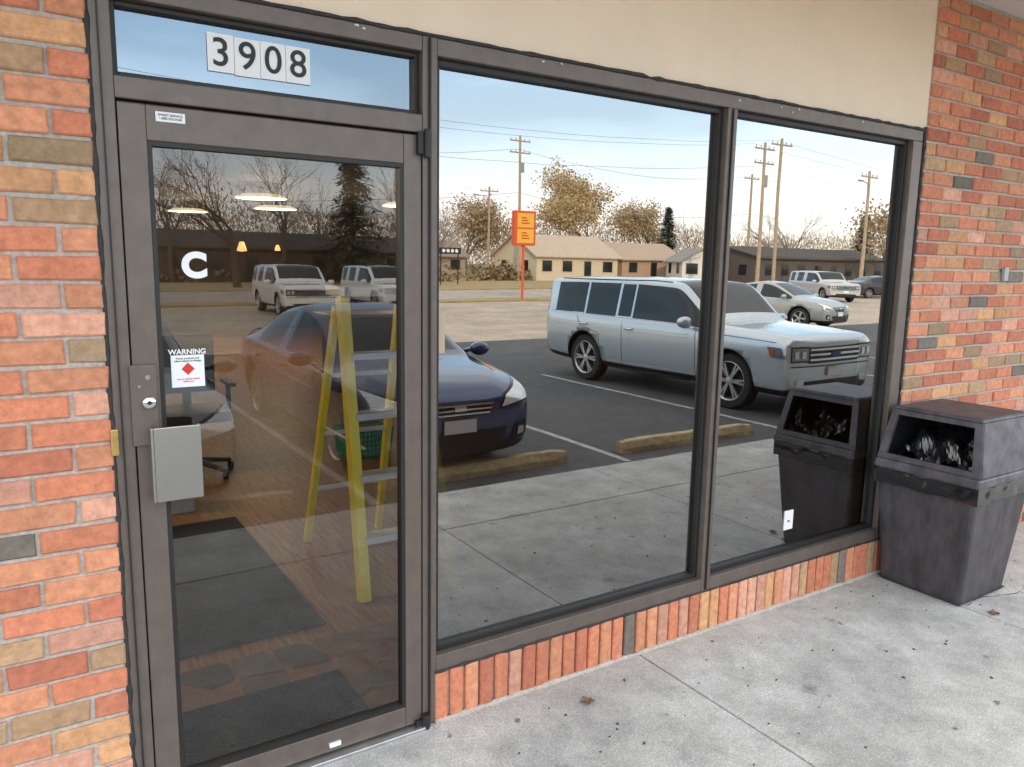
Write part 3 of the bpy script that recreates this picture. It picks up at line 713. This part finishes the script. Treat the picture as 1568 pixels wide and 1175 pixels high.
# ------------------------------------------------------------------ vegetation
def branchtree(name,loc,height,spread,seed,leaves=0,leafcol=None,depth=5,trunk_r=.22,barkcol=(.15,.11,.08),lsize=.2,kids=3):
    r=random.Random(seed); b=MB(); tips=[]
    def go(p,d,ln,rad,lv):
        pts=[p];n=3;q=p.copy();dd=d.copy()
        for i in range(n):
            dd=(dd+Vector((r.uniform(-.16,.16),r.uniform(-.16,.16),r.uniform(-.05,.12)))).normalized(); q=q+dd*ln/n; pts.append(q.copy())
        rr=[rad*(1-.45*i/n) for i in range(n+1)]
        b.tube(pts,rr,6 if lv==0 else (4 if lv<3 else 3),0,cap=False)
        if lv>=depth: tips.append(q); tips.append(pts[1]); return
        k=kids+(1 if lv in(1,2) else 0)
        for c in range(k):
            a=r.uniform(0,6.28); tilt=r.uniform(.25,.85)*spread
            ax=dd.orthogonal().normalized(); ax.rotate(Matrix.Rotation(a,3,dd)); nd=(dd*math.cos(tilt)+ax*math.sin(tilt)).normalized()
            nd.z=nd.z*.9+.08; s=pts[r.choice((1,2,3,3))] if lv>0 else pts[r.choice((2,3,3))]
            go(s.copy(),nd,ln*r.uniform(.62,.86),rad*.5*r.uniform(.8,1.1),lv+1)
    go(Vector((0,0,0)),Vector((0,0,1)),height*.30,trunk_r,0)
    zmax=max(v[2] for v in b.v); k=height/zmax; b.v=[(v[0]*k,v[1]*k,v[2]*k) for v in b.v]
    if leaves:
        for i in range(leaves):
            t=r.choice(tips)*k; c=t+Vector((r.gauss(0,.6),r.gauss(0,.6),r.gauss(0,.55)))
            s=lsize*r.uniform(.5,1.3); u=Vector((r.uniform(-1,1),r.uniform(-1,1),r.uniform(-1,1))).normalized(); w_=u.orthogonal().normalized()
            b.add([c-u*s,c+w_*s*.6,c+u*s,c-w_*s*.6],[(0,1,2,3)],1+r.choice((0,1)))
    bark=mat(name+"_bark",barkcol,.9,ns=4)
    lc=leafcol or (.2,.12,.05)
    E=empty(name,loc); b.build("tree_mesh",[bark,mat(name+"_leaf",lc,.8),mat(name+"_leaf2",tuple(c*.7 for c in lc),.8)],E); return E
def pine(name,loc,height,rad,seed):
    r=random.Random(seed); b=MB(); b.tube([(0,0,0),(0,0,height*.5),(0,0,height)],[.2,.12,.02],6,0)
    nb=int(height*34)
    for i in range(nb):
        t=(i/nb); z=height*(.08+.92*t); L_=rad*(1-t)**.8*r.uniform(.6,1.15)+.15; a=r.uniform(0,6.28); d=Vector((math.cos(a),math.sin(a),r.uniform(-.25,.1)))
        e=Vector((0,0,z))+d*L_; b.tube([(0,0,z),tuple(e)],[.03,.008],3,0,cap=False)
        for k in range(22):
            u=r.uniform(.2,1.05); c=Vector((0,0,z)).lerp(e,u)+Vector((r.gauss(0,.12),r.gauss(0,.12),r.gauss(-.05,.1))); s=r.uniform(.2,.42)
            dn=(d+Vector((r.uniform(-.7,.7),r.uniform(-.7,.7),r.uniform(-.6,.2)))).normalized(); w_=dn.cross(Vector((0,0,1))).normalized()
            b.add([c,c+dn*s*.5+w_*s*.35,c+dn*s,c+dn*s*.5-w_*s*.35],[(0,1,2,3)],1+(k%2))
    E=empty(name,loc); b.build("tree_mesh",[mat(name+"_bark",(.08,.06,.045),.9),mat(name+"_needle",(.035,.065,.038),.8),mat(name+"_needle2",(.055,.085,.045),.8)],E); return E
def at(ratio,depth): return (ratio*depth,2.45-depth,GZ)
branchtree("bare_tree",at(.235,50),10.5,1.0,3,depth=5,barkcol=(.09,.06,.045))
branchtree("bare_tree",at(.29,58),11.5,1.0,5,depth=5,barkcol=(.09,.06,.045))
branchtree("bare_tree",at(.16,60),10,1.0,8,depth=5,barkcol=(.09,.06,.045))
branchtree("bare_tree",at(.455,56),10.5,.9,9,depth=5,barkcol=(.09,.06,.045))
branchtree("bare_tree",at(.34,75),11,.9,19,depth=5)
pine("pine_tree",at(.388,58),11,3.0,2)
branchtree("autumn_tree",at(.79,80),14.2,1.1,12,leaves=13000,leafcol=(.54,.40,.21),depth=5,lsize=.16)  # autumn leaf colours are lightened to stand in for distance haze
branchtree("autumn_tree",at(.92,86),10.8,1.05,14,leaves=6500,leafcol=(.48,.36,.21),depth=5,lsize=.16)
branchtree("autumn_tree",at(.56,86),10.0,1.1,15,leaves=5500,leafcol=(.48,.34,.2),depth=5,lsize=.16)
pine("pine_tree",at(.962,78),9.6,2.2,4)
pine("pine_tree",at(1.53,62),8.8,2.6,6)
branchtree("bare_tree",at(1.03,82),12,1.0,21,depth=5,barkcol=(.22,.17,.13))
branchtree("bare_tree",at(1.30,60),9.5,1.0,22,depth=5,barkcol=(.22,.17,.13))
branchtree("bare_tree",at(1.22,70),10,1.0,24,depth=5,barkcol=(.22,.17,.13))
branchtree("bare_tree",at(.51,72),9,1.0,26,depth=5,barkcol=(.22,.17,.13))
branchtree("bare_tree",at(1.60,50),8.5,1.0,23,leaves=1500,leafcol=(.36,.25,.15),depth=5,lsize=.18)
# distant tree mass
b=MB(); r=random.Random(99)
for i in range(52000):
    x=r.uniform(-30,230); y=-r.uniform(88,116)
    top=7.8+3.8*noise.noise(Vector((x*.06,y*.02,0)))+2.4*noise.noise(Vector((x*.3,0,4)))
    z=top*(r.random()**.75); s=r.uniform(.12,.38)
    u=Vector((r.uniform(-.9,.9),r.uniform(-.3,.3),1)).normalized(); c=Vector((x,y,GZ+z)); w_=Vector((1,0,0))*s*.35
    b.add([c-w_,c+w_,c+u*s*1.9],[(0,1,2)],r.choice((0,0,1,2)))
b.build("distant_trees",[mat("dt1",(.36,.28,.21),.9),mat("dt2",(.44,.33,.22),.9),mat("dt3",(.26,.22,.17),.9)])
# hedges / bushes near street
b=MB()
for i in range(9000):
    c=R.choice(((.62,66,3),(.66,70,2),(.94,72,4),(.97,70,3),(1.1,64,3),(.3,64,9),(.45,64,7),(.2,62,6))); p=at(c[0],c[1])
    v=Vector((R.gauss(0,c[2]*.5),R.gauss(0,.8),abs(R.gauss(0,.65)))); q=Vector(p)+v; s=R.uniform(.1,.24); u=Vector((R.uniform(-1,1),R.uniform(-1,1),R.uniform(-1,1))).normalized(); w_=u.orthogonal().normalized()
    b.add([q-u*s,q+w_*s,q+u*s,q-w_*s],[(0,1,2,3)],R.choice((0,1)))
b.build("shrubs",[mat("sh1",(.18,.16,.075),.9),mat("sh2",(.30,.20,.12),.9)])

# ------------------------------------------------------------------ houses
def house(name,cx,cy,w_,d,h,rh,wall,roofc,gable_front=False,rz=0):
    E=empty(name,(cx,cy,GZ),rz); wm=mat(name+"_wall",wall,.85,ns=4,amt=.1); rm=mat(name+"_roof",roofc,.9,ns=6,amt=.2)
    box("walls",(-w_/2,-d/2,0),(w_/2,d/2,h),wm,E)
    b=MB(); o=.4
    if gable_front:
        for s in(1,-1):
            b.add([(0,-d/2-o,h+rh),(0,d/2+o,h+rh),(s*(w_/2+o),d/2+o,h-.15),(s*(w_/2+o),-d/2-o,h-.15),(0,-d/2-o,h+rh-.12),(0,d/2+o,h+rh-.12),(s*(w_/2+o),d/2+o,h-.27),(s*(w_/2+o),-d/2-o,h-.27)],[(0,1,2,3),(4,7,6,5),(1,5,6,2),(0,3,7,4),(2,6,7,3)])
        b.build("roof",rm,E); b=MB()
        for y in(-d/2+.01,d/2-.01): b.add([(-w_/2,y,h+.001),(w_/2,y,h+.001),(0,y,h+rh-.15)],[(0,1,2)])
        b.build("gables",wm,E)
    else:
        for s in(1,-1):
            b.add([(-w_/2-o,0,h+rh),(w_/2+o,0,h+rh),(w_/2+o,s*(d/2+o),h-.15),(-w_/2-o,s*(d/2+o),h-.15),(-w_/2-o,0,h+rh-.12),(w_/2+o,0,h+rh-.12),(w_/2+o,s*(d/2+o),h-.27),(-w_/2-o,s*(d/2+o),h-.27)],[(0,1,2,3),(4,7,6,5),(1,5,6,2),(0,3,7,4),(2,6,7,3)])
        b.build("roof",rm,E); b=MB()
        for x in(-w_/2+.01,w_/2-.01): b.add([(x,-d/2,h+.001),(x,d/2,h+.001),(x,0,h+rh-.15)],[(0,1,2)])
        b.build("gables",wm,E)
    b=MB(); t=MB(); n=max(2,int(w_/2.6))
    for i in range(n):
        x=-w_/2+w_*(i+.5)/n
        if i==n//2: b.box((x-.45,d/2-.01,.05),(x+.45,d/2+.03,2.1)); t.box((x-.53,d/2-.01,.05),(x+.53,d/2+.02,2.2))
        else: b.box((x-.6,d/2-.01,1.0),(x+.6,d/2+.03,2.1)); t.box((x-.7,d/2-.01,.9),(x+.7,d/2+.02,2.2))
    for y in (-d/4,d/4): b.box((-w_/2-.03,y-.5,1.0),(-w_/2+.01,y+.5,2.1))
    b.build("windows_and_door",M_cglass,E); t.build("trim",mat(name+"_trim",tuple(c*.8 for c in wall),.7),E)
    return E
house("cream_house",49.5,-66,10.5,8,2.7,2.2,(.66,.56,.40),(.52,.42,.33))
house("brick_house",61.0,-67,9.5,8,2.6,1.8,(.48,.32,.22),(.44,.34,.26))
house("white_garage",61,-57,4,6,2.4,1.3,(.72,.70,.66),(.3,.28,.26),True,.5)
house("dark_shop",14,-62,16,8,2.8,1.2,(.07,.05,.04),(.05,.042,.036))
house("brown_shop",27,-69,9,8,2.8,1.3,(.20,.13,.09),(.10,.08,.065))
house("long_shop",76,-56,22,9,3.0,1.1,(.11,.09,.08),(.08,.07,.06))
house("tan_house",38,-76,8,7,2.6,1.6,(.38,.31,.23),(.28,.22,.17))

# ------------------------------------------------------------------ utility poles, wires, sign
M_pole=mat("pole_wood",(.42,.32,.22),.9,ns=3,amt=.2); M_wire=mat("wire",(.14,.14,.14),.6)
def pole(loc,h,arms=1,light=False):
    E=empty("utility_pole",loc); b=MB(); b.tube([(0,0,0),(0,0,h)],[.17,.11],8)
    for k in range(arms):
        z=h-.5-1.1*k; b.box((-1.2,-.06,z-.06),(1.2,.06,z+.06))
        for x in(-1.1,-.5,.5,1.1): b.tube([(x,0,z+.06),(x,0,z+.25)],.04,6)
    b.build("pole",M_pole,E)
    b=MB()
    if arms>1: b.tube([(.28,0,h-3.4),(.28,0,h-2.5)],.2,10)
    if light: b.tube([(0,0,h-1.5),(-.5,.2,h-1.1),(-2.0,.6,h-1.0)],.04,6); b.box((-2.5,.5,h-1.08),(-1.9,.72,h-.95))
    if b.v: b.build("transformer",mat("grey_metal",(.3,.3,.3),.5),E)
poles=[(at(.653,65),14,2,False),(at(.60,78),10.5,1,True),(at(1.198,42),11.5,2,False),(at(1.246,42),12,1,False),(at(1.532,40),10,1,True),(at(1.165,60),12,1,False)]
for p,h,a,l in poles: pole(p,h,a,l)
pole((-6,2.45-42,GZ),11.5,2); 
def wire(p,q,sag): 
    pts=[]
    for i in range(25):
        t=i/24; v=Vector(p).lerp(Vector(q),t); v.z-=sag*4*t*(1-t); pts.append(v)
    return pts
b=MB()
for dy,z in ((-1.1,11.1),(1.1,11.1),(0,9.3)):
    b.tube(wire((-6,-39.5+dy,z),(50.3,-39.5+dy,z+.2),1.6),.010,4); b.tube(wire((50.3,-39.5+dy,z+.2),(110,-39.5+dy,z),1.5),.010,4)
for z in (12.5,8.5): b.tube(wire((42.4,-62.5,z),(-30,-70,z-1),2),.014,4); b.tube(wire((42.4,-62.5,z),(70,-57.5,z-1),1.2),.014,4); b.tube(wire((70,-57.5,z-1),(140,-50,z-1),1.5),.014,4)
b.build("overhead_wires",M_wire)
S=empty("restaurant_sign",(21.0,-29.3,GZ+.10)); b=MB(); b.tube([(0,0,0),(0,0,2.8)],.07,8); b.box((-.60,-.16,2.62),(.60,.16,4.3)); b.build("sign_cabinet",mat("sign_red",(.70,.10,.03),.5),S,bevel=.03)
b=MB()
for s in (1,-1):
    for zz in (2.74,3.5): b.box((-.47,s*.155-.012,zz),(.47,s*.155+.012,zz+.68))
b.build("sign_faces",mat("sign_yellow",(.85,.45,.05),.5),S)
b=MB()
for s in (1,-1):
    for zz in (2.95,3.68): 
        for k in range(3): b.box((-.22,s*.17-.012,zz+.13*k),(.22-.08*k,s*.17+.012,zz+.05+.13*k))
b.build("sign_lettering",M_red,S)
# small shop sign board with round white letters
S2=empty("shop_sign",(.533*55,2.45-55,GZ)); b=MB(); b.box((-1.0,-.1,2.5),(1.0,.1,3.0)); b.tube([(-.8,0,0),(-.8,0,2.55)],.05,8); b.tube([(.8,0,0),(.8,0,2.55)],.05,8); b.build("sign_board",M_black,S2)
b=MB()
for k in range(4): b.lathe([(0,.125),(.14,.125),(.15,.1)],16,0,Matrix.Translation((-.6+.4*k,0,2.75)))
b.build("sign_letters",M_white,S2)
